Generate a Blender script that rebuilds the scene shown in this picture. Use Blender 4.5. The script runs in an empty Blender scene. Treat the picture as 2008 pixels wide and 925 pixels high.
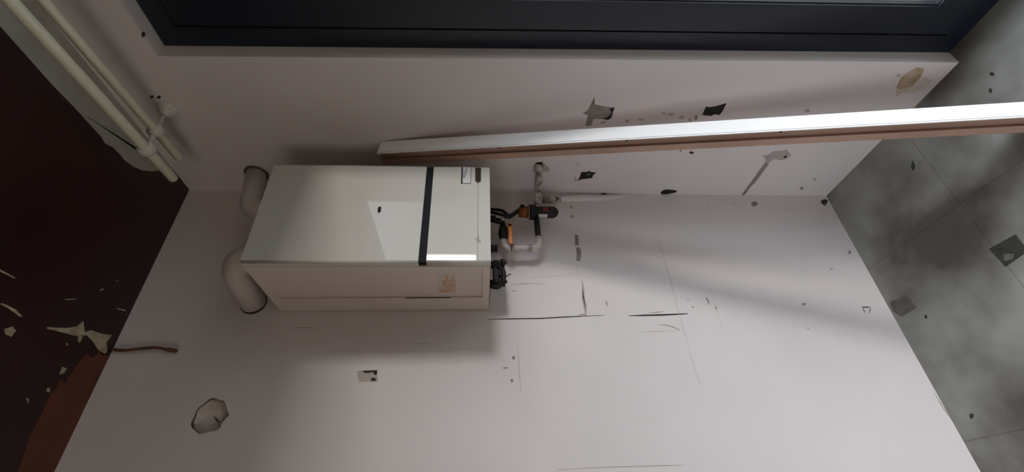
import bpy, bmesh, math, random
from mathutils import Vector, Matrix
random.seed(7)
SC = bpy.context.scene
COL = SC.collection
# ---------------------------------------------------------------- camera (phone held sideways: room "up" is picture left)
FPX, YAW, PITCH, ROLL = 881.45, 0.60183, -0.07190, -0.003017
CAM = Vector((0.0, 0.0, 1.463))
D, XR, HC = 1.3872, 1.1634, 2.5702           # back wall, right wall, ceiling
XL, YR = -2.4, -3.2                          # left wall, rear wall
_F = Vector((math.sin(YAW)*math.cos(PITCH), math.cos(YAW)*math.cos(PITCH), math.sin(PITCH)))
_R = Vector((math.cos(YAW), -math.sin(YAW), 0))
_U = _R.cross(_F)
_c, _s = math.cos(ROLL), math.sin(ROLL)
_R, _U = _c*_R-_s*_U, _s*_R+_c*_U
cd = bpy.data.cameras.new('camera')
cam = bpy.data.objects.new('camera', cd)
COL.objects.link(cam)
cd.sensor_fit = 'HORIZONTAL'
cd.sensor_width = 36
cd.lens = FPX/2008*36
cd.clip_start = 0.02
M = Matrix((-_U, _R, -_F)).transposed().to_4x4()
M.translation = CAM
cam.matrix_world = M
SC.camera = cam
# ---------------------------------------------------------------- light and exposure
SC.view_settings.view_transform = 'Standard'
SC.view_settings.look = 'None'
SC.view_settings.gamma = 1
SC.view_settings.use_curve_mapping = False
SC.view_settings.exposure = -0.40
SKY, GROUND, SKY_STRENGTH = (0.80, 0.90, 1.0), (0.05, 0.05, 0.045), 9.0
LIGHT_POS, LIGHT_AIM, LIGHT_W, LIGHT_SIZE = (5.42, -7.71, 2.20), (0.65, 1.2, 1.35), 470.0, (1.3, 1.3)
W = bpy.data.worlds.new('overcast_sky')
SC.world = W
W.use_nodes = True
nt = W.node_tree
nt.nodes.clear()
tc = nt.nodes.new('ShaderNodeTexCoord')
sx = nt.nodes.new('ShaderNodeSeparateXYZ')
cr = nt.nodes.new('ShaderNodeValToRGB')
mr = nt.nodes.new('ShaderNodeMapRange')
mr.inputs[1].default_value, mr.inputs[2].default_value = -1, 1
cr.color_ramp.elements[0].position, cr.color_ramp.elements[0].color = 0.53, (*GROUND, 1)
cr.color_ramp.elements[1].position, cr.color_ramp.elements[1].color = 0.60, (*SKY, 1)
bg = nt.nodes.new('ShaderNodeBackground')
bg.inputs[1].default_value = SKY_STRENGTH
wo = nt.nodes.new('ShaderNodeOutputWorld')
L = nt.links.new
L(tc.outputs['Generated'], sx.inputs[0]); L(sx.outputs[2], mr.inputs[0]); L(mr.outputs[0], cr.inputs[0])
L(cr.outputs[0], bg.inputs[0]); L(bg.outputs[0], wo.inputs[0])
ld = bpy.data.lights.new('daylight', 'AREA')
ld.shape, ld.size, ld.size_y = 'RECTANGLE', LIGHT_SIZE[0], LIGHT_SIZE[1]
ld.energy, ld.color = LIGHT_W, (1.0, 0.97, 0.96)
lo = bpy.data.objects.new('daylight', ld)
lo.location = LIGHT_POS
lo.rotation_euler = (Vector(LIGHT_AIM)-Vector(LIGHT_POS)).to_track_quat('-Z', 'Y').to_euler()
COL.objects.link(lo)
WY0, WY1, WZ0, WZ1 = -1.7, .3, .85, 2.15      # unseen window, added in the left wall for fill light
l2 = bpy.data.lights.new('added_fill_light', 'AREA')  # added fill lamp that brightens the room from the left
l2.shape, l2.size, l2.size_y, l2.energy, l2.color = 'RECTANGLE', WY1-WY0, WZ1-WZ0, 30.0, (1.0, .91, .82)
o2 = bpy.data.objects.new('added_fill_light', l2)
o2.location = (XL-.35, (WY0+WY1)/2, (WZ0+WZ1)/2)
o2.rotation_euler = Vector((1, 0, 0)).to_track_quat('-Z', 'Z').to_euler()
COL.objects.link(o2)
pd = bpy.data.lights.new('door_portal', 'AREA')
pd.shape, pd.size, pd.size_y = 'RECTANGLE', 2.4, 2.45
pd.cycles.is_portal = True
po = bpy.data.objects.new('door_portal', pd)
po.location = (1.40, -0.38, 1.2)
po.rotation_euler = Vector((-1, 0, 0)).to_track_quat('-Z', 'Z').to_euler()
COL.objects.link(po)

# ---------------------------------------------------------------- helpers
def at(px, py, ax, v):
    """point of the photograph's pixel on the plane coordinate[ax] = v"""
    d = _F + _R*((462.5-py)/FPX) - _U*((px-1004)/FPX)
    return CAM + d*((v-CAM[ax])/d[ax])

def lin(c):
    return tuple((x/255/12.92) if x/255 <= .04045 else ((x/255+.055)/1.055)**2.4 for x in c)

def mat(name, rgb, rough=.6, metal=0, rgb2=None, scale=8, bump=0, bscale=60, spec=.5, coat=0, contrast=(.35, .65), detail=4):
    m = bpy.data.materials.new(name)
    m.use_nodes = True
    n = m.node_tree.nodes
    b = n['Principled BSDF']
    b.inputs['Base Color'].default_value = (*lin(rgb), 1)
    b.inputs['Roughness'].default_value = rough
    b.inputs['Metallic'].default_value = metal
    b.inputs['Specular IOR Level'].default_value = spec
    b.inputs['Coat Weight'].default_value = coat
    b.inputs['Coat Roughness'].default_value = .03
    lk = m.node_tree.links.new
    t = n.new('ShaderNodeTexCoord')
    if rgb2:
        no = n.new('ShaderNodeTexNoise')
        no.inputs['Scale'].default_value = scale
        no.inputs['Detail'].default_value = detail
        r = n.new('ShaderNodeValToRGB')
        r.color_ramp.elements[0].color = (*lin(rgb), 1); r.color_ramp.elements[0].position = contrast[0]
        r.color_ramp.elements[1].color = (*lin(rgb2), 1); r.color_ramp.elements[1].position = contrast[1]
        lk(t.outputs['Object'], no.inputs['Vector']); lk(no.outputs['Fac'], r.inputs[0]); lk(r.outputs[0], b.inputs['Base Color'])
    if bump:
        nb = n.new('ShaderNodeTexNoise')
        nb.inputs['Scale'].default_value = bscale
        nb.inputs['Detail'].default_value = 3
        bp = n.new('ShaderNodeBump')
        bp.inputs['Strength'].default_value = bump
        bp.inputs['Distance'].default_value = .004
        lk(t.outputs['Object'], nb.inputs['Vector']); lk(nb.outputs['Fac'], bp.inputs['Height']); lk(bp.outputs[0], b.inputs['Normal'])
    return m

class MB:
    def __init__(s):
        s.b = bmesh.new()
    def face(s, pts, mi=0, smooth=False):
        f = s.b.faces.new([s.b.verts.new(p) for p in pts])
        f.material_index = mi; f.smooth = smooth
        return f
    def box(s, a, b, bev=0, mi=0, seg=2):
        a, b = Vector(a), Vector(b)
        r = bmesh.ops.create_cube(s.b, size=1)
        vs = r['verts']
        c, d = (a+b)/2, b-a
        for v in vs:
            v.co = Vector((v.co.x*abs(d.x), v.co.y*abs(d.y), v.co.z*abs(d.z)))+c
        fs = {f for v in vs for f in v.link_faces}
        for f in fs: f.material_index = mi
        if bev:
            es = list({e for v in vs for e in v.link_edges})
            q = bmesh.ops.bevel(s.b, geom=es, offset=bev, segments=seg, affect='EDGES', profile=.5)
            for f in q['faces']: f.material_index = mi; f.smooth = True
        return s
    def ring(s, c, axis, r, seg, ref=None):
        axis = axis.normalized()
        u = ref - axis*ref.dot(axis) if ref is not None and (ref-axis*ref.dot(axis)).length > 1e-4 else axis.orthogonal()
        u.normalize(); v = axis.cross(u)
        return [s.b.verts.new(c+(u*math.cos(2*math.pi*k/seg)+v*math.sin(2*math.pi*k/seg))*r) for k in range(seg)]
    def tube(s, pts, r, seg=20, caps=True, mi=0, wob=0):
        pts = [Vector(p) for p in pts]
        rs = r if isinstance(r, (list, tuple)) else [r]*len(pts)
        rings, ref = [], None
        for i, p in enumerate(pts):
            t = (pts[min(i+1, len(pts)-1)]-pts[max(i-1, 0)])
            if t.length < 1e-7: t = pts[1]-pts[0] if i == 0 else pts[i]-pts[i-2]
            t.normalize()
            if ref is None: ref = t.orthogonal()
            ref = (ref-t*ref.dot(t)).normalized()
            rg = s.ring(p, t, rs[i], seg, ref)
            if wob:
                for v in rg: v.co += (v.co-p).normalized()*random.uniform(-wob, wob)
            rings.append(rg)
        for a, b in zip(rings, rings[1:]):
            for k in range(seg):
                f = s.b.faces.new((a[k], a[(k+1) % seg], b[(k+1) % seg], b[k]))
                f.smooth = True; f.material_index = mi
        if caps:
            for rg, rev in ((rings[0], True), (rings[-1], False)):
                f = s.b.faces.new(list(reversed(rg)) if rev else rg); f.material_index = mi
        return s
    def lathe(s, c, axis, prof, seg=28, mi=0, caps=True):
        """prof: (distance along axis, radius)"""
        c, axis = Vector(c), Vector(axis).normalized()
        ref = axis.orthogonal()
        rings = [s.ring(c+axis*h, axis, max(r, 1e-4), seg, ref) for h, r in prof]
        for a, b in zip(rings, rings[1:]):
            for k in range(seg):
                f = s.b.faces.new((a[k], a[(k+1) % seg], b[(k+1) % seg], b[k])); f.smooth = True; f.material_index = mi
        if caps:
            f = s.b.faces.new(list(reversed(rings[0]))); f.material_index = mi
            f = s.b.faces.new(rings[-1]); f.material_index = mi
        return s
    def prism(s, pts, off, mi=0):
        """flat outline pts pushed along vector off into a closed solid"""
        pts = [Vector(p) for p in pts]; off = Vector(off)
        a = [s.b.verts.new(p) for p in pts]
        b = [s.b.verts.new(p+off) for p in pts]
        n = len(pts)
        fs = [s.b.faces.new(a), s.b.faces.new(list(reversed(b)))]
        for k in range(n):
            fs.append(s.b.faces.new((a[(k+1) % n], a[k], b[k], b[(k+1) % n])))
        for f in fs: f.material_index = mi
        return s
    def slab(s, outer, holes, off, mi=0):
        """outline with holes, pushed along off: a wall with its openings"""
        es = []
        for lp in [outer]+holes:
            vs = [s.b.verts.new(p) for p in lp]
            es += [s.b.edges.new((vs[i], vs[(i+1) % len(vs)])) for i in range(len(vs))]
        r = bmesh.ops.triangle_fill(s.b, edges=es, use_beauty=True)
        fs = [g for g in r['geom'] if isinstance(g, bmesh.types.BMFace)]
        for f in fs: f.material_index = mi
        q = bmesh.ops.extrude_face_region(s.b, geom=fs, use_keep_orig=True)
        bmesh.ops.translate(s.b, vec=Vector(off), verts=[g for g in q['geom'] if isinstance(g, bmesh.types.BMVert)])
        return s
    def build(s, name, mats, parent=None, weld=False, origin=None):
        bmesh.ops.recalc_face_normals(s.b, faces=s.b.faces)
        if origin is not None:
            bmesh.ops.translate(s.b, vec=-Vector(origin), verts=s.b.verts)
        me = bpy.data.meshes.new(name)
        s.b.to_mesh(me); s.b.free()
        for m in (mats if isinstance(mats, (list, tuple)) else [mats]): me.materials.append(m)
        o = bpy.data.objects.new(name, me)
        COL.objects.link(o)
        if origin is not None: o.location = origin
        if parent is not None:
            o.parent = parent
            if origin is None: o.matrix_parent_inverse = Matrix.Translation(-parent.location)
            else: o.location = Vector(origin)-parent.location
        return o

def thing(name, label, cat, loc=(0, 0, 0), group=None):
    o = bpy.data.objects.new(name, None)
    o.empty_display_size = .05
    COL.objects.link(o)
    o.location = loc
    o['label'], o['category'] = label, cat
    if group: o['group'] = group
    return o

def struct(o, kind='structure'):
    o['kind'] = kind
    return o

def smooth_path(pts, n=8):
    """Catmull-Rom through the points"""
    P = [Vector(p) for p in pts]
    P = [P[0]*2-P[1]]+P+[P[-1]*2-P[-2]]
    out = []
    for i in range(1, len(P)-2):
        for k in range(n):
            t = k/n
            a, b, c, d = P[i-1:i+3]
            out.append(.5*((2*b)+(c-a)*t+(2*a-5*b+4*c-d)*t*t+(3*b-a-3*c+d)*t**3))
    out.append(P[-2])
    return out

def bend(a, b, c, r, n=10):
    """points of a pipe corner a-b-c rounded with radius r"""
    a, b, c = Vector(a), Vector(b), Vector(c)
    u, w = (a-b).normalized(), (c-b).normalized()
    ang = u.angle(w)
    t = r/math.tan(ang/2)
    p0, p1 = b+u*t, b+w*t
    ctr = b+(u+w).normalized()*(r/math.sin(ang/2))
    out = []
    for k in range(n+1):
        f = k/n
        v = (p0-ctr).lerp(p1-ctr, f).normalized()*r
        out.append(ctr+v)
    return [a]+out+[c]

WALLS = {'back': (1, D, Vector((0, -1, 0))), 'right': (0, XR, Vector((-1, 0, 0))),
         'floor': (2, 0.0, Vector((0, 0, 1))), 'ceiling': (2, HC, Vector((0, 0, -1)))}
def mark(mb, where, pix, mi, h=.0006):
    """a chip, smear or stain with its own outline, lying on a surface"""
    ax, v, n = WALLS[where]
    pts = [at(x, y, ax, v) for x, y in pix]
    mb.prism([p-n*.0004 for p in pts], n*(h+.0004), mi)
def line(mb, where, pix, w, mi, jitter=.0, h=.0005):
    """thin scratch, w = width in picture pixels"""
    out1, out2 = [], []
    for i, (x, y) in enumerate(pix):
        a, b = pix[max(i-1, 0)], pix[min(i+1, len(pix)-1)]
        dx, dy = b[0]-a[0], b[1]-a[1]
        l = math.hypot(dx, dy) or 1
        ww = w*(.35 if i in (0, len(pix)-1) else 1)*random.uniform(.7, 1.3)/2
        jx, jy = random.uniform(-jitter, jitter), random.uniform(-jitter, jitter)
        out1.append((x-dy/l*ww+jx, y+dx/l*ww+jy)); out2.append((x+dy/l*ww+jx, y-dx/l*ww+jy))
    mark(mb, where, out1+out2[::-1], mi, h)
def spot(mb, where, x, y, rx, ry, mi, n=9, rough=.3):
    mark(mb, where, [(x+math.cos(2*math.pi*k/n)*rx*random.uniform(1-rough, 1+rough), y+math.sin(2*math.pi*k/n)*ry*random.uniform(1-rough, 1+rough)) for k in range(n)], mi)

# ---------------------------------------------------------------- materials
m_wall = mat('white_wall_paint', (226, 217, 215), .75, rgb2=(216, 208, 206), scale=1.6, bump=.12, bscale=14)
m_ceil = mat('dark_red_brown_paint', (52, 18, 13), .38, rgb2=(38, 12, 9), scale=3, bump=.15, bscale=10)
m_ceil2 = mat('bare_brown_board', (104, 52, 32), .6, rgb2=(86, 40, 25), scale=9)
m_flake = mat('cream_flaked_paint', (190, 178, 150), .8, rgb2=(160, 146, 122), scale=40)
m_strip = mat('white_overpaint', (186, 182, 174), .8, rgb2=(172, 166, 158), scale=6)
m_plaster = mat('grey_bare_plaster', (150, 141, 134), .9, rgb2=(134, 124, 117), scale=30)
m_plaster2 = mat('dull_filler', (185, 174, 166), .9, rgb2=(170, 158, 150), scale=30)
m_smear = mat('faint_smear', (219, 210, 208), .8, rgb2=(207, 198, 195), scale=20)
m_tar = mat('black_adhesive', (22, 22, 20), .8, rgb2=(34, 34, 31), scale=50, bump=.3, bscale=120)
m_scratch = mat('dark_scratch', (58, 50, 48), .9)
m_ochre = mat('ochre_stain', (164, 138, 110), .9, rgb2=(192, 172, 150), scale=30)
m_ochre2 = mat('pale_ochre_stain', (214, 203, 192), .9, rgb2=(202, 188, 172), scale=14)
m_floor2 = mat('dark_tile_adhesive', (58, 58, 50), .85, rgb2=(44, 44, 38), scale=30)
m_floor3 = mat('brownish_tile_adhesive', (104, 98, 90), .85, rgb2=(88, 82, 76), scale=30)
m_frame = mat('anthracite_lacquer', (26, 31, 44), .32, rgb2=(22, 27, 39), scale=3)
m_rubber = mat('black_rubber_seal', (10, 11, 13), .6)
m_enamel = mat('white_boiler_enamel', (204, 199, 190), .5, spec=.2, coat=.35, rgb2=(200, 195, 186), scale=3)
m_enamel2 = mat('white_side_enamel', (212, 198, 190), .4, rgb2=(207, 192, 184), scale=3)
m_black = mat('black_satin_plastic', (12, 12, 16), .6, spec=.15)
m_blackm = mat('matt_black', (20, 18, 18), .6)
m_flue = mat('white_flue_enamel', (206, 196, 190), .45)
m_brownring = mat('brown_sealing_ring', (84, 66, 60), .8)
m_pipe = mat('cream_pipe_gloss', (228, 224, 200), .3, coat=.3)
m_clip = mat('white_clip_paint', (216, 212, 206), .5)
m_alu = mat('white_lacquered_profile', (244, 243, 242), .55, spec=.25)
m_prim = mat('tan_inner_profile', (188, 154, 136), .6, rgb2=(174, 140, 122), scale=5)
m_orange = mat('orange_lever_plastic', (214, 128, 40), .45)
m_amber = mat('amber_valve_housing', (150, 84, 30), .5, rgb2=(120, 64, 24), scale=20)
m_brass = mat('dull_brass', (96, 80, 60), .5, metal=.7, rgb2=(60, 48, 40), scale=60)
m_dark = mat('blackened_fitting', (44, 36, 33), .6, metal=.3, rgb2=(28, 23, 22), scale=60)
m_steel = mat('zinc_nut', (170, 165, 158), .4, metal=.8)
m_white = mat('white_pipe_paint', (214, 206, 200), .55, rgb2=(190, 178, 170), scale=40)
m_rough = mat('plaster_covered_pipe', (190, 178, 172), .9, rgb2=(110, 98, 94), scale=34, bump=.5, bscale=70, contrast=(.45, .62))
m_red = mat('red_label', (130, 40, 36), .6)
m_paper = mat('white_paper_label', (206, 204, 200), .6)
m_grey = mat('grey_print', (110, 110, 112), .6)
m_stick = mat('orange_sticker_residue', (204, 150, 116), .8, rgb2=(196, 180, 168), scale=45, contrast=(.4, .6))
m_stickp = mat('pale_sticker_residue', (203, 190, 176), .7)
m_cable = mat('brown_cable', (112, 78, 52), .7, rgb2=(80, 52, 36), scale=30)
m_out = mat('balcony_concrete', (150, 150, 146), .9, rgb2=(130, 130, 126), scale=5)
# glass: thin sheet, see-through with a mirror sheen
m_glass = bpy.data.materials.new('window_glass'); m_glass.use_nodes = True
g = m_glass.node_tree; g.nodes.clear()
go, gm, gt, gg, gf, gr_ = [g.nodes.new('ShaderNode'+k) for k in ('OutputMaterial', 'MixShader', 'BsdfTransparent', 'BsdfGlossy', 'LayerWeight', 'ValToRGB')]
gg.inputs['Roughness'].default_value = .02; gf.inputs['Blend'].default_value = .5
for e_, (p_, v_) in zip([gr_.color_ramp.elements[0], gr_.color_ramp.elements[1], gr_.color_ramp.elements.new(.6), gr_.color_ramp.elements.new(.8)], ((0, .04), (1, .9), (.6, .08), (.8, .22))):
    e_.position = p_; e_.color = (v_, v_, v_, 1)
g.links.new(gf.outputs['Facing'], gr_.inputs[0]); g.links.new(gr_.outputs[0], gm.inputs[0]); g.links.new(gt.outputs[0], gm.inputs[1]); g.links.new(gg.outputs[0], gm.inputs[2]); g.links.new(gm.outputs[0], go.inputs[0])
# floor tiles: pale grey, grimy, fine joints 0.6 m apart, brighter worn areas
m_floor = bpy.data.materials.new('grimy_grey_tiles'); m_floor.use_nodes = True
n = m_floor.node_tree.nodes; lk = m_floor.node_tree.links.new
b = n['Principled BSDF']; b.inputs['Roughness'].default_value = .45
t = n.new('ShaderNodeTexCoord')
mp = n.new('ShaderNodeMapping')
J = at(1883, 400, 2, 0)
mp.inputs['Location'].default_value = (-J.x+6, -J.y+6, 0)
br = n.new('ShaderNodeTexBrick')
br.offset = 0
br.inputs['Scale'].default_value = 1
br.inputs['Mortar Size'].default_value = .0022
br.inputs['Mortar Smooth'].default_value = .6
br.inputs['Brick Width'].default_value = .6; br.inputs['Row Height'].default_value = .6
br.inputs['Color1'].default_value = br.inputs['Color2'].default_value = (1, 1, 1, 1)
br.inputs['Mortar'].default_value = (.70, .64, .60, 1)
no = n.new('ShaderNodeTexNoise'); no.inputs['Scale'].default_value = 3.2; no.inputs['Detail'].default_value = 6
rp = n.new('ShaderNodeValToRGB')
rp.color_ramp.elements[0].position, rp.color_ramp.elements[0].color = .36, (*lin((86, 79, 72)), 1)
rp.color_ramp.elements[1].position, rp.color_ramp.elements[1].color = .62, (*lin((150, 150, 143)), 1)
mx = n.new('ShaderNodeMix'); mx.data_type = 'RGBA'; mx.blend_type = 'MULTIPLY'; mx.inputs[0].default_value = 1
lk(t.outputs['Object'], mp.inputs[0]); lk(mp.outputs[0], br.inputs['Vector']); lk(t.outputs['Object'], no.inputs['Vector']); lk(no.outputs['Fac'], rp.inputs[0])
lk(rp.outputs[0], mx.inputs[6]); lk(br.outputs['Color'], mx.inputs[7]); lk(mx.outputs[2], b.inputs['Base Color'])

# ---------------------------------------------------------------- the room
T = .22
# floor
f = MB(); f.box((XL-T, YR-T, -.12), (XR+T, D+T, 0))
for pix, mi in (([(1939, 488), (1992, 459), (2016, 492), (1972, 523)], 1), ([(1745, 592), (1778, 578), (1797, 603), (1768, 621), (1752, 610)], 2)):
    mark(f, 'floor', pix, mi)
mark(f, 'floor', [(1968, 497), (1990, 497), (1986, 508), (1970, 512)], 2, .0012)
for x, y, rx, ry in ((1942, 178, 4, 5), (1945, 145, 5, 5), (1905, 815, 4, 6), (1816, 621, 3, 4), (1790, 325, 4, 9), (1916, 260, 2, 2)):
    spot(f, 'floor', x, y, rx, ry, 1)
struct(f.build('floor', [m_floor, m_floor2, m_floor3]))
# ceiling, with the overpainted strip beside the right wall and the flaking marks
c = MB(); c.box((XL-T, YR-T, HC), (XR+T, D+T, HC+.15))
WALLS['ceiling'] = (2, HC, Vector((0, 0, -1)))
edge = [Vector((1.036, y, HC)) for y in (YR, -1, 0, .5)]
edge += [at(x, y, 2, HC) for x, y in ((40, 96), (105, 169), (150, 215), (199, 269), (206, 281), (222, 289), (236, 303), (243, 313), (262, 327), (279, 334), (300, 336), (322, 333), (345, 339), (352, 346))]
edge += [Vector((XR, 1.34, HC)), Vector((XR, YR, HC))]
c.prism([p+Vector((0, 0, .0004)) for p in edge], (0, 0, -.001), 1)
band = [(214, 700), (196, 688), (182, 702), (168, 694), (150, 716), (134, 738), (126, 752), (118, 742), (108, 765), (98, 772), (80, 815), (60, 850), (34, 925), (0, 990), (-80, 1110), (70, 1010), (106, 928), (140, 860), (165, 800), (178, 766), (190, 740)]
mark(c, 'ceiling', band, 2)
for pix in ([(166, 651), (178, 647), (196, 653), (219, 657), (208, 672), (211, 688), (202, 697), (190, 682), (181, 668), (170, 657), (146, 658), (132, 654), (92, 644), (92, 641), (130, 643), (150, 640), (163, 629)],
            [(0, 596), (16, 604), (38, 620), (44, 621), (30, 606), (4, 594)], [(8, 645), (24, 640), (31, 648), (22, 660), (10, 655)], [(116, 734), (122, 719), (131, 722), (126, 731)],
            [(228, 603), (246, 607), (246, 610), (230, 606)], [(128, 586), (149, 585), (149, 587), (128, 588)], [(92, 760), (98, 761), (97, 769), (91, 768)], [(50, 780), (57, 782), (55, 790)], [(128, 672), (134, 674), (132, 678)], [(154, 655), (162, 660), (156, 672), (152, 668)],
            [(195, 568), (203, 565), (204, 567), (197, 570)], [(226, 549), (232, 549), (230, 551)], [(0, 528), (30, 544), (28, 546), (0, 532)]):
    mark(c, 'ceiling', pix, 3)
struct(c.build('ceiling', [m_ceil, m_strip, m_ceil2, m_flake]))

# back wall, with the round plastered-up flue hole
HOLE = Vector((.331, D, 2.222)); HR = .047
k = MB()
nh = 56
rim = []
for i in range(nh):
    a = 2*math.pi*i/nh
    r = HR*(1+.05*math.sin(3*a+1)+.035*math.sin(7*a)+random.uniform(-.012, .012))
    if 4.15 < a < 4.7: r *= .9
    rim.append(HOLE+Vector((math.cos(a)*r, 0, math.sin(a)*r)))
k.slab([(XL-T, D, 0), (XR+T, D, 0), (XR+T, D, HC), (XL-T, D, HC)], [rim], (0, T, 0))
k.b.normal_update()
for fc in k.b.faces:
    m_ = fc.calc_center_median()
    if abs(fc.normal.y) < .3 and math.hypot(m_.x-HOLE.x, m_.z-HOLE.z) < HR*1.3: fc.material_index = 9  # dirty brown hole edge, also darkened to stand for rim shade
# worn marks on the back wall
line(k, 'back', [(956, 626), (1000, 625), (1060, 624), (1110, 621), (1186, 618)], 1.8, 1, .3)
line(k, 'back', [(1232, 619), (1260, 618), (1300, 617), (1349, 615)], 3.4, 1, .2)
line(k, 'back', [(1272, 613), (1290, 612), (1302, 610)], 1.4, 2)
line(k, 'back', [(1250, 650), (1275, 650), (1300, 649), (1334, 648)], 2.2, 6, .4)
line(k, 'back', [(1289, 637), (1306, 637), (1322, 642), (1334, 648)], 1.4, 2, .2)
mark(k, 'back', [(1127, 460), (1134, 461), (1135, 480), (1128, 482)], 3)
mark(k, 'back', [(1129, 486), (1136, 484), (1140, 492), (1138, 512), (1130, 511), (1131, 497)], 3)
line(k, 'back', [(1141, 551), (1143, 566), (1143, 585), (1147, 600), (1149, 617)], 6, 5, .8)
line(k, 'back', [(1142, 568), (1144, 582), (1147, 603)], 2.4, 2, .3)
mark(k, 'back', [(1133, 617), (1150, 613), (1151, 619), (1138, 620)], 5)
line(k, 'back', [(1188, 589), (1190, 595), (1191, 600)], 2.4, 2)
line(k, 'back', [(1348, 585), (1350, 589)], 2.6, 3)
line(k, 'back', [(1384, 583), (1388, 589), (1391, 597)], 4, 3)
line(k, 'back', [(1286, 460), (1296, 485), (1306, 520), (1318, 560), (1330, 610), (1345, 660), (1362, 720), (1380, 770)], 3.5, 4, .8)
line(k, 'back', [(1390, 560), (1400, 590), (1412, 625), (1416, 640)], 2.2, 4, .6)
line(k, 'back', [(1131, 515), (1131, 540)], 3, 4, .3)
line(k, 'back', [(1000, 558), (1035, 556), (1068, 557)], 1.5, 5, .4)
line(k, 'back', [(1040, 545), (1085, 541), (1130, 538)], 1.6, 4, .4)
line(k, 'back', [(1014, 676), (1017, 700), (1018, 730), (1022, 768)], 1.3, 5, .4)
for x, y, rx, ry, mi in ((1007, 701, 4, 3, 3), (991, 721, 5, 2, 3), (1004, 746, 3, 3, 3), (1577, 596, 5, 2.5, 3), (1008, 570, 4, 1.5, 5), (1359, 602, 3, 1.5, 5), (1404, 603, 2.5, 2.5, 5), (1630, 527, 3, 2, 5), (1666, 494, 3, 4, 3), (1711, 540, 3, 3, 3), (1585, 644, 2, 2, 5), (1617, 396, 6, 6, 1), (1388, 404, 4, 3, 4), (1479, 400, 6, 5, 3), (1545, 409, 9, 4, 4), (1440, 398, 4, 5, 4), (1120, 406, 3, 3, 5), (1122, 424, 4, 3, 5), (725, 602, 2, 2, 5)):
    spot(k, 'back', x, y, rx, ry, mi)
line(k, 'back', [(568, 643), (590, 642), (628, 643)], 1.6, 5, .3)
line(k, 'back', [(806, 674), (826, 673), (845, 673)], 1.4, 5, .3)
line(k, 'back', [(1090, 921), (1180, 916), (1290, 913), (1340, 911)], 1.6, 5, .5)
line(k, 'back', [(1832, 770), (1850, 800), (1868, 825), (1880, 846)], 3, 5, 1.0)
line(k, 'back', [(1690, 603), (1691, 602), (1706, 602), (1707, 604)], 3, 0)
# small black staple-shaped bracket print
line(k, 'back', [(1690, 602), (1698, 602), (1707, 602)], 2.6, 7)
line(k, 'back', [(1691, 602), (1694, 608), (1696, 613)], 1.8, 1)
line(k, 'back', [(1706, 602), (1706, 608), (1704, 614)], 1.8, 1)
# chipped spot left of the boiler: grey patch with two black bits
mark(k, 'back', [(700, 728), (711, 726), (740, 725), (741, 748), (704, 748)], 8)
mark(k, 'back', [(712, 727), (740, 726), (739, 734), (735, 735), (731, 729), (722, 731), (713, 730)], 7, .0010)
mark(k, 'back', [(727, 742), (732, 740), (738, 743), (737, 746), (729, 747)], 7, .0010)
wall_back = struct(k.build('wall_back', [m_wall, m_scratch, m_plaster, m_plaster, m_smear, m_plaster2, m_ochre2, m_tar, m_plaster2, mat('brown_shaded_broken_edge', (112, 90, 78), .9, rgb2=(84, 66, 58), scale=60)]))
# plaster plug inside the hole, uneven
pl = MB()
ctr = HOLE+Vector((.003, .020, -.001))
rings = []
for rr in (0, .35, .7, 1.0, 1.3):
    rings.append([pl.b.verts.new(ctr+Vector((math.cos(2*math.pi*i/24)*HR*rr*.98, random.uniform(-.0006, .0006)+(.006 if rr > 1 else 0)-.014*rr*math.sin(2*math.pi*i/24+.5), math.sin(2*math.pi*i/24)*HR*rr*.98))) for i in range(24)])
for a, b2 in zip(rings, rings[1:]):
    for i in range(24):
        ff = pl.b.faces.new((a[i], a[(i+1) % 24], b2[(i+1) % 24], b2[i])); ff.smooth = True
pl.tube([HOLE+Vector((-.012, .024, -.018)), HOLE+Vector((-.004, .0205, -.008)), HOLE+Vector((.004, .0185, .000))], [.0006, .0016, .0006], 8, mi=1)
o = pl.build('plaster_plug', [mat('rough_plaster_plug', (214, 204, 196), .9, rgb2=(190, 176, 166), scale=40, bump=.5, bscale=60), m_scratch], wall_back)
o['label'] = 'rough round plaster plug in old flue hole'

# right wall with the balcony door opening
def yedge(z): return .7475+.0266*z
Y2, HEAD = -1.55, 2.365
w = MB()
w.slab([(XR, YR-T, -.06), (XR, D, -.06), (XR, D, HC), (XR, YR-T, HC)],
       [[(XR, Y2, -.04), (XR, yedge(-.04), -.04), (XR, yedge(HEAD), HEAD), (XR, Y2, HEAD)]], (T, 0, 0))
mark(w, 'right', [(1148, 246), (1153, 226), (1143, 222), (1153, 216), (1158, 205), (1166, 192), (1166, 205), (1178, 207), (1196, 210), (1205, 211), (1199, 232), (1186, 233), (1164, 233), (1159, 247)], 1)
mark(w, 'right', [(1195, 213), (1205, 210), (1197, 232), (1192, 235), (1180, 232), (1190, 230), (1195, 226), (1199, 220)], 2, .0012)
mark(w, 'right', [(1160, 200), (1165, 190), (1167, 190), (1165, 200), (1162, 203)], 4)
mark(w, 'right', [(1178, 240), (1186, 237), (1190, 239), (1180, 243)], 4)
mark(w, 'right', [(1377, 225), (1384, 209), (1392, 210), (1404, 208), (1425, 202), (1416, 219), (1411, 225), (1400, 224), (1395, 227), (1384, 226)], 2)
mark(w, 'right', [(1129, 354), (1134, 352), (1137, 346), (1140, 337), (1152, 337), (1155, 334), (1158, 337), (1169, 338), (1163, 343), (1161, 349), (1141, 351), (1136, 353)], 2)
spot(w, 'right', 1154.5, 341.5, 4.2, 1.6, 5, rough=.05)
mark(w, 'right', [(1295, 377), (1301, 372), (1308, 371), (1327, 373), (1326, 377), (1308, 380.5), (1297, 381)], 2)
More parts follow.
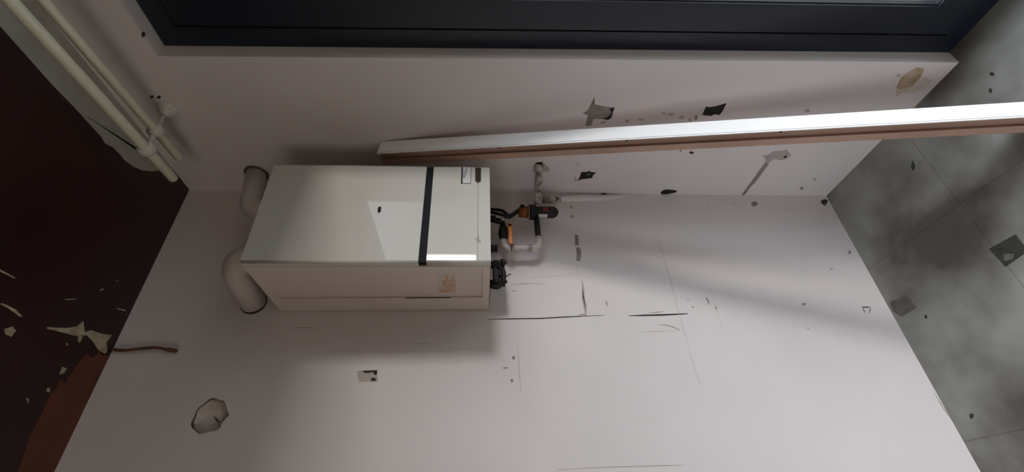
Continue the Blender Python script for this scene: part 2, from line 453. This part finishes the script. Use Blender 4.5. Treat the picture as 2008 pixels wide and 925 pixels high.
mark(w, 'right', [(1493, 306), (1507, 303), (1518, 296), (1538, 295), (1541, 292), (1546, 297), (1552, 304), (1546, 309), (1532, 314), (1516, 312), (1506, 320), (1500, 320), (1500, 309)], 4)
mark(w, 'right', [(1536, 307), (1542, 304), (1543, 308), (1538, 310)], 2, .0012)
mark(w, 'right', [(1500, 318), (1508, 321), (1482, 356), (1455, 384), (1450, 390), (1452, 384), (1476, 352)], 1)
line(w, 'right', [(1451, 389), (1462, 376), (1474, 362)], 3.5, 6)
mark(w, 'right', [(1757, 172), (1767, 152), (1780, 142), (1797, 132), (1812, 134), (1806, 150), (1790, 168), (1777, 174), (1762, 175)], 3)
mark(w, 'right', [(1776, 172), (1792, 160), (1812, 150), (1830, 158), (1818, 172), (1790, 180), (1770, 182), (1757, 190), (1757, 176)], 7, .0003)
for x, y, rx, ry, mi in ((1302, 222, 5, 2, 4), (1316, 224, 6, 3, 4), (1336, 230, 5, 4, 4), (1353, 235, 4, 3, 4), (1365, 231, 3, 6, 1), (1256, 234, 5, 1.8, 4), (1230, 238, 4, 4, 4), (1356, 299, 4, 2.5, 6), (1334, 293, 2, 5, 1), (1572, 369, 4, 3, 1), (1598, 351, 4, 2.5, 4), (1762, 148, 4, 3, 4), (1583, 217, 5, 4, 4), (1537, 280, 3, 2, 4), (281, 67, 4, 5, 6), (298, 190, 4, 2.5, 6), (312, 190, 5, 3, 6), (1133, 322, 2, 3, 4), (1128, 351, 2, 4, 4)):
    spot(w, 'right', x, y, rx, ry, mi)
line(w, 'right', [(1252, 272), (1275, 277)], 2, 4)
wall_right = struct(w.build('wall_right', [m_wall, m_plaster, m_tar, m_ochre, m_plaster2, m_paper, m_scratch, m_ochre2]))
m_beige = mat('warm_beige_paint', (208, 172, 132), .8, rgb2=(198, 162, 122), scale=2)
q = MB(); q.slab([(XL, YR-T, 0), (XL, D, 0), (XL, D, HC), (XL, YR-T, HC)], [[(XL, WY0, WZ0), (XL, WY1, WZ0), (XL, WY1, WZ1), (XL, WY0, WZ1)]], (-T, 0, 0)); struct(q.build('wall_left', m_beige))
q = MB(); q.slab([(XL-.08, WY0, WZ0), (XL-.08, WY1, WZ0), (XL-.08, WY1, WZ1), (XL-.08, WY0, WZ1)],
                 [[(XL-.08, WY0+.06, WZ0+.06), (XL-.08, (WY0+WY1)/2-.03, WZ0+.06), (XL-.08, (WY0+WY1)/2-.03, WZ1-.06), (XL-.08, WY0+.06, WZ1-.06)],
                  [(XL-.08, (WY0+WY1)/2+.03, WZ0+.06), (XL-.08, WY1-.06, WZ0+.06), (XL-.08, WY1-.06, WZ1-.06), (XL-.08, (WY0+WY1)/2+.03, WZ1-.06)]], (-.06, 0, 0))
win = struct(q.build('added_fill_window', m_frame))  # out of view, added so fill light can enter
q = MB(); q.box((XL-.112, WY0+.055, WZ0+.055), (XL-.106, WY1-.055, WZ1-.055)); q.build('glass_pane', m_glass, win)
q = MB(); q.slab([(XL, YR, 0), (XR, YR, 0), (XR, YR, HC), (XL, YR, HC)], [], (0, -T, 0)); struct(q.build('wall_rear', m_beige))
# balcony outside
q = MB(); q.box((XR+T, -3.2, -.16), (XR+2.0, 2.2, -.04)); struct(q.build('exterior_balcony', m_out))

# ---------------------------------------------------------------- balcony door
XF = 1.213
def shear(mb):
    for v in mb.b.verts:
        v.co.y += .0266*(v.co.z-1.2)*max(0, min(1, (v.co.y-Y2)/(.78-Y2)))
    return mb
YA = .7795   # jamb side at mid height
def frame_ring(y0, y1, z0, z1, wy, wb, wt, x, t):
    m = MB()
    m.slab([(x, y0, z0), (x, y1, z0), (x, y1, z1), (x, y0, z1)], [[(x, y0+wy, z0+wb), (x, y1-wy, z0+wb), (x, y1-wy, z1-wt), (x, y0+wy, z1-wt)]], (t, 0, 0))
    return m
door = struct(shear(frame_ring(Y2+.0005, YA-.0005, .002, HEAD-.001, .056, .06, .06, XF, .07)).build('door_1', m_frame))
s = shear(frame_ring(Y2+.064, YA-.064, .066, HEAD-.066, .083, .10, .10, XF-.004, .062)).build('door_leaf', m_frame, door)
gl = MB()
gl.box((XF+.022, Y2+.143, .16), (XF+.028, YA-.143, HEAD-.162))
shear(gl).build('glass_pane', m_glass, s)
bead = frame_ring(Y2+.146, YA-.146, .164, HEAD-.164, .004, .004, .004, XF+.004, .018)
shear(bead).build('glazing_seal', m_rubber, s)
gsk = frame_ring(Y2+.055, YA-.055, .058, HEAD-.058, .009, .009, .009, XF+.012, .010)
shear(gsk).build('rubber_seal', m_rubber, door)
rs = MB()
for i in range(11):
    z0 = 1.97+i*.039
    rs.box((1.292+.003*(i % 2), Y2+.02, z0), (1.304+.003*(i % 2), .735, min(z0+.0385, HEAD-.002)), .002)
rs.build('added_light_shutter', m_out, door)  # unseen shutter, added to keep daylight off the upper wall
hd = MB()
hd.box((XF-.014, Y2+.085, 1.0), (XF-.004, Y2+.115, 1.14), .003)
hd.tube(bend((XF-.012, Y2+.10, 1.08), (XF-.05, Y2+.10, 1.08), (XF-.05, Y2+.22, 1.08), .015), .008, 14)
hd.build('door_handle', m_steel, door)

# ---------------------------------------------------------------- boiler
BX0, BX1, BYF, BZ0, BZ1 = .6515, 1.0143, 1.0783, 1.4313, 2.1065
YC = 1.101      # where the front cover meets the casing
boiler = thing('gas_boiler', 'white wall-hung gas boiler with glossy front and black stripe, on the back wall', 'boiler', ((BX0+BX1)/2, D, BZ0))
cs = MB()
cs.box((BX0+.0060, YC, BZ0+.003), (BX1-.0060, D-.004, BZ1-.001), 0)
# left side skin: border around a shallow sunk panel
def side_skin(x, off):
    y0, y1, z0, z1 = YC+.001, D-.004, BZ0+.001, BZ1
    cs.slab([(x, y0, z0), (x, y1, z0), (x, y1, z1), (x, y0, z1)], [[(x, y0+.018, z0+.020), (x, 1.296, z0+.020), (x, 1.296, z1-.03), (x, y0+.018, z1-.03)]], (off, 0, 0))
side_skin(BX0, .0065)
side_skin(BX1, -.0065)
cs.build('casing', m_enamel2, boiler)
sm = MB()
sm.box((BX0-.0004, 1.2955, at(884, 583, 0, BX0).z), (BX0+.002, 1.2975, at(795, 586, 0, BX0).z))
sm.build('panel_gap', m_blackm, boiler)
# front cover in two parts with rounded vertical edges
def cover(z0, z1, name, r=.007):
    m = MB()
    pts = []
    for cx, a0 in ((BX0+r, 180), (BX1-r, 270)):
        for i in range(7):
            a = math.radians(a0+15*i)
            pts.append((cx+math.cos(a)*r, BYF+r+math.sin(a)*r, z0))
    pts += [(BX1, YC-.001, z0), (BX0, YC-.001, z0)]
    m.prism(pts, (0, 0, z1-z0))
    for fc in m.b.faces:
        if abs(fc.normal.z) < .5 and fc.calc_area() < .003: fc.smooth = True
    return m
ZS1, ZS0 = at(820, 510, 1, BYF).z, at(836, 510, 1, BYF).z
cover(ZS1, BZ1, 0).build('front_cover', m_enamel, boiler)
o = cover(BZ0, ZS0, 0).build('control_flap', m_enamel, boiler)
st = MB()
st.box((BX0+.003, BYF+.004, ZS0-.001), (BX1-.003, YC-.002, ZS1+.001))
o = st.build('stripe', m_black, boiler); o['label'] = 'black stripe across the front'
# flap hinge line
zl = at(937, 440, 1, BYF).z
ln = MB(); ln.box((BX0+.006, BYF-.0004, zl-.0007), (BX1-.03, BYF+.002, zl+.0007)); ln.build('flap_line', m_grey, boiler)
# oval badge
bc = at(744, 411, 1, BYF)
bd = MB()
pts = []
for i in range(24):
    a = 2*math.pi*i/24
    pts.append((bc.x+math.cos(a)*.0044+(.0065 if math.cos(a) > 0 else -.0065), BYF-.0015, bc.z+math.sin(a)*.0046))
bd.prism(pts, (0, .003, 0)); bd.build('badge', m_black, boiler)
# rating label
def fq(a, b): # front-face rectangle from two pixels
    p, q = at(*a, 1, BYF), at(*b, 1, BYF)
    return min(p.x, q.x), max(p.x, q.x), min(p.z, q.z), max(p.z, q.z)
x0, x1, z0, z1 = fq((904, 360), (924, 328))
lb = MB(); lb.box((x0, BYF-.0006, z0), (x1, BYF+.001, z1), mi=0)
lb.box((x0, BYF-.0009, z1-.0045), (x1, BYF, z1), mi=1)
lb.box((x0, BYF-.0009, z0), (x1, BYF, z0+.0014), mi=1)
lb.box((x0, BYF-.0009, z0), (x0+.0014, BYF, z1), mi=1)
for i, (a, b2) in enumerate(((.35, .72), (.30, .80), (.38, .66), (.62, .97))):
    zz = z1-.0078-i*.0031
    lb.box((x0+(x1-x0)*a, BYF-.0009, zz), (x0+(x1-x0)*b2, BYF, zz+.0018), mi=2 if i < 3 else 1)
lb.build('rating_label', [m_paper, m_black, m_grey], boiler)
# dark gauge slot with rounded end
x0, x1, z0, z1 = fq((932, 358), (943, 329))
ga = MB()
rr = (z1-z0)/2
pts = [(x1, BYF-.001, z0), (x1, BYF-.001, z1)]+[(x0+rr-math.sin(math.pi*i/10)*rr, BYF-.001, (z0+z1)/2+math.cos(math.pi*i/10)*rr) for i in range(11)]
ga.prism(pts, (0, .003, 0)); gauge = ga.build('gauge', mat('dark_gauge_glass', (52, 38, 32), .15), boiler)
gr = MB(); gr.tube([Vector(p)+Vector((0, -.0005, 0)) for p in pts[1:]+pts[:1]], .0007, 6); gr.build('gauge_rim', m_steel, gauge)
# script emblem: slim slanted loop
em = MB()
em.tube(smooth_path([at(x, y, 1, BYF-.0006) for x, y in ((936.5, 454), (937.5, 461), (939.3, 469), (941.5, 472.5), (942.3, 474), (940, 474.5), (937, 471.5), (932, 466.5))], 5), .0007, 6)
em.build('script_emblem', m_grey, boiler)
# sticker remains on the left side
sx_ = BX0+.0028
sk = MB()
def sidepts(pix, x): return [at(a, b2, 0, x) for a, b2 in pix]
sk.prism(sidepts(((857, 538), (880, 537), (893, 539), (893, 573), (858, 574)), BX0+.0062), (-.0006, 0, 0), 0)
sk.prism(sidepts(((866, 553), (872, 548), (873, 541), (878, 541), (880, 552), (884, 547), (888, 541), (892, 548), (893, 572), (874, 573), (861, 571), (862, 565), (870, 562)), BX0+.0062), (-.0011, 0, 0), 1)
o = sk.build('sticker_residue', [m_stickp, m_stick], boiler); o['label'] = 'orange remains of a torn sticker'
sc = MB(); sc.lathe(at(472, 512, 1, BYF+.0005), (0, -1, 0), [(0, .002), (.001, .002)], 12); sc.build('screw', m_grey, boiler)
# bottom plate and pipe fittings
def fitting(name, p, L_, r, m=m_dark, nuts=((.35, 1.35), (.8, 1.3)), axis=(0, 0, -1)):
    f_ = MB(); f_.lathe(p, axis, [(0, r), (L_, r)], 18)
    ax = Vector(axis)
    for h, s_ in nuts: f_.lathe(Vector(p)+ax*L_*h, axis, [(0, r*s_), (L_*.16, r*s_)], 6)
    return f_.build(name, m, boiler)
bt = MB(); bt.box((BX0+.012, YC+.02, BZ0-.001), (BX1-.008, D-.02, BZ0+.004)); bt.build('bottom_plate', m_blackm, boiler)
YB = 1.30
# ---- two dark isolating valves at the left end
for bx in (.705, .775):
    fv = MB()
    fv.lathe((bx, YB, BZ0), (0, 0, -1), [(0, .012), (.016, .012), (.0165, .017), (.030, .017), (.0305, .012), (.052, .012)], 18)
    fv.lathe((bx, YB, BZ0-.040), (-.2, -.9, -.1), [(0, .010), (.018, .010), (.0185, .013), (.026, .013)], 14)
    v_ = fv.build('isolating_valve', m_dark, boiler)
    cp = MB(); cp.lathe((bx-.006, YB-.026, BZ0-.043), (-.5, -.5, -.7), [(0, .008), (.010, .009), (.0105, .006), (.016, .005)], 12); cp.build('valve_cap', m_blackm, v_)
vb2 = MB()
vb2.box((.695, 1.285, BZ0-.034), (.785, 1.318, BZ0-.012), .004)
vb2.box((.722, 1.278, BZ0-.046), (.758, 1.312, BZ0-.030), .004)
vb2.build('valve_block', m_dark, boiler)
hs = MB()
hs.tube(smooth_path([(.69, 1.29, BZ0-.004), (.685, 1.285, BZ0-.03), (.71, 1.275, BZ0-.046), (.745, 1.28, BZ0-.043), (.765, 1.29, BZ0-.02), (.768, 1.295, BZ0)]), .008, 12)
hs.build('filling_hose', m_dark, boiler)
wl = MB()
wl.tube(smooth_path([(.715, 1.285, BZ0-.05), (.72, 1.27, BZ0-.063), (.725, 1.275, BZ0-.070)]), .0016, 8)
wl.build('drain_wire', m_dark, boiler)
fitting('pipe_connection', (.84, YB, BZ0), .03, .012)
fitting('pipe_connection', (.97, YB, BZ0), .026, .010)

# ---------------------------------------------------------------- flue elbows above the boiler
def rod(pts, r, name, m, par, seg=28): return MB().tube(pts, r, seg).build(name, m, par)
fl = thing('flue_elbow', 'wide white flue elbow curving from the boiler top into the back wall', 'flue pipe', (.715, 1.20, BZ1))
rod(bend((.732, 1.178, BZ1+.0005), (.732, 1.178, 2.208), (.684, D-.001, 2.200), .085, 18), .039, 'elbow', m_flue, fl)
MB().lathe((.684, D, 2.200), (0, -1, 0), [(0, .041), (.004, .041)], 28).build('seal_ring', m_brownring, fl)
MB().lathe((.732, 1.178, BZ1), (0, 0, 1), [(0, .045), (.014, .045), (.015, .041)], 28).build('collar', m_flue, fl)
f2 = thing('flue_elbow', 'white flue elbow turning towards the right wall, half hidden behind the boiler top', 'flue pipe', (.95, 1.24, BZ1))
rod(bend((.945, 1.235, BZ1+.0005), (.945, 1.235, 2.226), (XR-.002, 1.290, 2.285), .07, 16), .034, 'elbow', m_flue, f2)
MB().lathe((XR, 1.290, 2.285), (-1, 0, 0), [(0, .041), (.004, .041), (.007, .037)], 24).build('seal_sleeve', m_brownring, f2)
MB().lathe((.945, 1.235, BZ1), (0, 0, 1), [(0, .041), (.014, .041)], 28).build('collar', m_flue, f2)

# ---------------------------------------------------------------- gas line under the boiler
YG = 1.327
gas = thing('gas_supply_pipe', 'gas pipe with black domed shut-off valve and orange lever below the boiler', 'gas pipe', (XR, 1.23, 1.24))
zg = 1.247
V = at(1050, 412, 1, YG)                       # valve centre
# rough plastered pipe out of the right wall, coming to the valve
pA, pB = at(1058, 322, 0, XR-.004), at(1054, 400, 1, YG)
path = [pA.lerp(pB, i/14) for i in range(15)]
rp_ = MB(); rp_.tube(path, [.013*random.uniform(.92, 1.12) for _ in path], 14, wob=.0012); o = rp_.build('wall_pipe', m_rough, gas)
cl = MB()
cl.prism([at(x, y, 0, XR) for x, y in ((1044, 333), (1046, 324), (1052, 318), (1064, 317), (1072, 325), (1078, 332), (1074, 336), (1064, 333), (1050, 336))], (-.004, 0, 0), 0)
cl.prism([at(x, y, 0, XR-.004) for x, y in ((1051, 319), (1064, 318), (1062, 323), (1053, 324))], (-.001, 0, 0), 1)
cl.build('plaster_collar', [m_plaster2, m_blackm], gas)
# valve: amber housing above, black domed cap below, axis vertical
ax = Vector((0, 0, -1))
z_of = lambda px: at(px, 415, 1, YG).z
VX, VY = at(1060, 416, 1, YG).x, YG
def zz(px): return at(px, 416, 1, VY).z
VC = Vector((VX, VY, 0))
am = MB(); am.lathe((VX, VY, zz(1017)), ax, [(0, .019), (zz(1017)-zz(1036), .023)], 28); am.build('valve_housing', m_amber, gas)
ri = MB(); ri.lathe((VX, VY, zz(1035.5)), ax, [(0, .0285), (.0035, .0285)], 32); ri.build('flange_ring', m_ochre, gas)
bl = MB()
h0, h1, h2 = 0, zz(1037)-zz(1050), zz(1037)-zz(1082)
h3 = zz(1037)-zz(1095)
prof = [(0, .029), (h1, .029), (h1+.0005, .0225), (h2, .0225)]
for i in range(1, 9):
    a = math.pi/2*i/8
    prof.append((h2+(h3-h2)*math.sin(a), .0225*math.cos(a)))
bl.lathe((VX, VY, zz(1037)), ax, prof, 32)
dome = bl.build('valve_dome', m_blackm, gas)
def wraplabel(px0, px1, y0, y1, m, name):
    # patch hugging the dome cylinder, angles from the picture's rows
    mbx = MB()
    a0, a1 = y0, y1
    za, zb_ = zz(px0), zz(px1)
    rr = .0229
    rows = []
    for i in range(7):
        a = math.radians(a0+(a1-a0)*i/6)
        rows.append([Vector((VX+math.sin(a)*rr, VY-math.cos(a)*rr, z)) for z in (za, zb_)])
    for r0, r1 in zip(rows, rows[1:]): mbx.face((r0[0], r0[1], r1[1], r1[0]), smooth=True)
    return mbx.build(name, m, dome)
wraplabel(1063, 1074, -26, 17, m_red, 'red_label')
wraplabel(1055, 1072, -101, -55, m_paper, 'white_label')
# down pipe leaving the valve to the left, elbow, then up towards the boiler
E1 = at(1058, 486, 1, YG); E1.z = at(1054, 450, 1, YG).z
E2 = Vector((E1.x, YG, at(988, 486, 1, YG).z))
S = at(1052, 430, 1, YG); S.z = E1.z
G1 = Vector((.925, YG, E2.z))
MB().tube([Vector((VX-.02, YG, E1.z)), Vector((E1.x+.045, YG, E1.z))], .0105, 16).build('dark_pipe', m_dark, gas)
MB().tube(bend((E1.x+.046, YG, E1.z), E1, (E1.x, YG, E1.z+.04), .022), .0115, 18).build('elbow', m_white, gas)
MB().tube([Vector((E1.x, YG, E1.z+.03)), Vector((E1.x, YG, E2.z-.024))], .0098, 18).build('straight_pipe', m_white, gas)
for zc in (E1.z+.030, E2.z-.030):
    MB().lathe((E1.x, YG, zc-.006), (0, 0, 1), [(0, .0128), (.011, .0128)], 18).build('coupling_nut', m_steel, gas)
MB().tube(bend((E1.x, YG, E2.z-.026), E2, (E2.x+.04, YG, E2.z), .02), .0118, 18).build('elbow', m_white, gas)
vb = MB()
vb.lathe((E2.x+.034, YG, E2.z), (1, 0, 0), [(0, .013), (.012, .016), (.030, .019), (.046, .016), (.058, .013)], 18)
vb.tube(bend((E2.x+.088, YG, E2.z), (E2.x+.112, YG, E2.z), (E2.x+.112, YG-.02, BZ0-.0065), .015), .0105, 14)
vb.build('stop_valve', m_dark, gas)
MB().lathe((E2.x+.105, YG-.028, E2.z+.004), (0, -1, 0), [(0, .009), (.006, .009), (.0065, .005), (.010, .005)], 6).build('zinc_nut', m_steel, gas)
lv = MB()
pa, pb = at(1000, 439, 1, YG-.035), at(998, 478, 1, YG-.035)
lv.box((pb.x, YG-.038, pa.z-.007), (pa.x, YG-.030, pa.z+.007), .002)
lv.box((pa.x-.012, YG-.038, pa.z-.008), (pa.x+.002, YG-.014, pa.z+.008), .002)
lv.build('orange_lever', m_orange, gas)
for k2 in range(2):
    hh = MB()
    dy = .012*k2
    hh.tube(smooth_path([at(963, 410+6*k2, 1, YG-.02), at(985, 413+8*k2, 1, YG-.03), at(998, 422+4*k2, 1, YG-.03), at(1010, 416+3*k2, 1, YG-.015), at(1022, 408+5*k2, 1, YG), at(1030, 409+6*k2, 1, YG)]), .0058, 12)
    hh.build('impulse_hose', m_blackm, gas)
MB().lathe(at(1024, 407, 1, YG-.012), (0, -1, 0), [(0, .0095), (.01, .009), (.013, .005)], 14).build('bleed_screw', m_blackm, gas)

# ---------------------------------------------------------------- plaster-covered conduit in the corner
cd_ = thing('conduit', 'white half-buried conduit running down the wall corner below the gas valve', 'conduit', (1.14, 1.37, 1.2))
cpts = [at(1064, 391, 1, D-.014), at(1085, 390.5, 1, D-.014), at(1094, 390, 1, D-.014)]
MB().tube(cpts, .0115, 16).build('sleeve', m_white, cd_)
for x in (1066, 1070.5, 1076):
    a = at(x, 391, 1, D-.014)
    MB().lathe(a+Vector((0, 0, .0011)), (0, 0, -1), [(0, .0122), (.0022, .0122)], 18).build('groove', m_dark, cd_)
c2 = [at(x, y, 1, dd) for x, y, dd in ((1098, 390, D-.006), (1120, 389, D-.005), (1145, 388.5, D-.004), (1175, 389, D-.003), (1200, 387, D+.001), (1230, 384, D+.008))]
MB().tube(smooth_path(c2, 5), [.0125+.002*math.sin(i/25*math.pi)-.004*(i/25)**3 for i in range(26)], 16).build('buried_pipe', m_wall, cd_)
ck = MB(); ck.tube([at(1090, 385.5, 1, D-.027), at(1094, 389.5, 1, D-.027), at(1090, 394, 1, D-.026)], [.002, .0032, .002], 8); ck.build('broken_edge', m_blackm, cd_)
h_ = MB(); h_.tube([at(1178, 380, 1, D-.004), at(1184, 379.5, 1, D-.004), at(1190, 380, 1, D-.004)], [.001, .003, .001], 8); h_.build('gap', m_scratch, cd_)

# ---------------------------------------------------------------- white channel profile leaning on the right wall
XT = .0575   # profile side
foot, top = Vector((.872, .708, 0)), Vector((XR-.030, 1.146, 1.800))
ch = thing('channel_profile', 'long white open channel profile leaning against the right wall beside the boiler', 'metal profile', foot)
axis = (top-foot)
zrot = axis.normalized()
xr_ = Vector((1, 0, 0)); xr_ = (xr_-zrot*xr_.dot(zrot)).normalized()
yr_ = zrot.cross(xr_)
def P(u, v, h): return foot+xr_*u+yr_*v+zrot*h
LEN = axis.length
HALF = .028
def section(pts, name, m, h0=0., h1=LEN, smooth=False):
    mb = MB()
    def plane_hit(u, v):
        # cut square on the floor at the foot
        p = P(u, v, 0); return -p.z/zrot.z
    a = [mb.b.verts.new(P(u, v, h0+plane_hit(u, v)+.0005)) for u, v in pts]
    b3 = [mb.b.verts.new(P(u, v, h1)) for u, v in pts]
    nn = len(pts)
    for i in range(nn): mb.b.faces.new((a[i], a[(i+1) % nn], b3[(i+1) % nn], b3[i]))
    mb.b.faces.new(a[::-1]); mb.b.faces.new(b3)
    return mb.build(name, m, ch)
h, tk = HALF, .0025
section([(-h+.0062, -h), (h, -h), (h, -h+tk), (-h+.0062, -h+tk)], 'front_flange', m_alu)
section([(-h+.0045, -h+.0008), (-h+.0064, -h+.0008), (-h+.0064, -h+tk), (-h+.0045, -h+tk)], 'groove', m_blackm)
section([(-h, -h), (-h+.0046, -h), (-h+.0046, -h+tk), (-h, -h+tk)], 'edge_lip', m_alu)
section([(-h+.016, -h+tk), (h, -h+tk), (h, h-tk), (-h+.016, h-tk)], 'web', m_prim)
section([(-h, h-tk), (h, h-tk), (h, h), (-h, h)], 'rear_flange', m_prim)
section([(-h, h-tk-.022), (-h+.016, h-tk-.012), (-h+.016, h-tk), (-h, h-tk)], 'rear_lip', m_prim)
for hh_ in (.62, 1.05, 1.45):
    MB().lathe(P(-h+.016, -.008, hh_), -xr_, [(0, .0035), (.0015, .0035), (.0022, .002)], 10).build('screw', m_blackm, ch)

# ---------------------------------------------------------------- heating pipes under the ceiling and their bracket
RA, RB, ZA, ZB = .0138, .0122, 2.432, 2.437
def pipe_line(p0, p1, z):
    """straight pipe through two seen points at height z, from its cut end back to the rear wall"""
    e, q = at(*p0, 2, z), at(*p1, 2, z)
    return e, (q-e)/(q.y-e.y)
EA, SA = pipe_line((341, 351), (157, 150), ZA)
EB, SB = pipe_line((352, 311), (213, 150), ZB)
for e, sl, r, lab in ((EA, SA, RA, 'cream heating pipe farther from the right wall, running under the ceiling'), (EB, SB, RB, 'cream heating pipe nearest the right wall, running under the ceiling')):
    bk = e+sl*(YR+.03-e.y)
    m = MB(); m.tube([bk, e+sl*(-1-e.y), e+sl*(0-e.y), e-sl*.006, e-sl*.001, e], [r, r, r, r, r*.93, r*.8], 26)
    o = m.build('heating_pipe', m_pipe, origin=e)
    o['label'], o['category'], o['group'] = lab, 'pipe', 'heating pipes under the ceiling'
yb = .998
br_ = thing('pipe_bracket', 'white double pipe clip screwed to the right wall holding both heating pipes', 'pipe bracket', (XR, yb, 2.436))
PA, PB = EA+SA*(yb-EA.y), EB+SB*(yb-EB.y)
MB().lathe((XR, yb, 2.437), (-1, 0, 0), [(0, .030), (.004, .029), (.016, .019), (.026, .010), (.03, .0065)], 28).build('wall_rosette', m_clip, br_)
MB().tube([(XR-.02, yb, 2.437), PB, PA], .0062, 14).build('rod', m_clip, br_)
for p_, r in ((PA, RA), (PB, RB)):
    prof = [(-.016, r+.0006), (-.0145, r+.004), (-.008, r+.0095), (.008, r+.0095), (.0145, r+.004), (.016, r+.0006)]
    MB().lathe(p_, SA, prof, 28, caps=False).build('clip_ring', m_clip, br_)
MB().lathe((XR-.010, yb-.012, 2.422), (-1, -.3, -.3), [(0, .0022), (.004, .0022)], 10).build('screw', m_blackm, br_)

# ---------------------------------------------------------------- brown cable stub on the back wall
cb = MB()
cb.tube(smooth_path([(.530, D-.006, HC-.001), (.525, D-.009, 2.53), (.529, D-.011, 2.48), (.531, D-.012, 2.44), (.524, D-.011, 2.40), (.521, D-.010, 2.377)], 6), [.0045]*24+[.006]*6+[.0055], 12, wob=.0006)
o = cb.build('cable_stub', m_cable, origin=(.53, D, 2.47))
o['label'], o['category'] = 'short brown cable stub hanging from the ceiling edge on the back wall', 'cable'
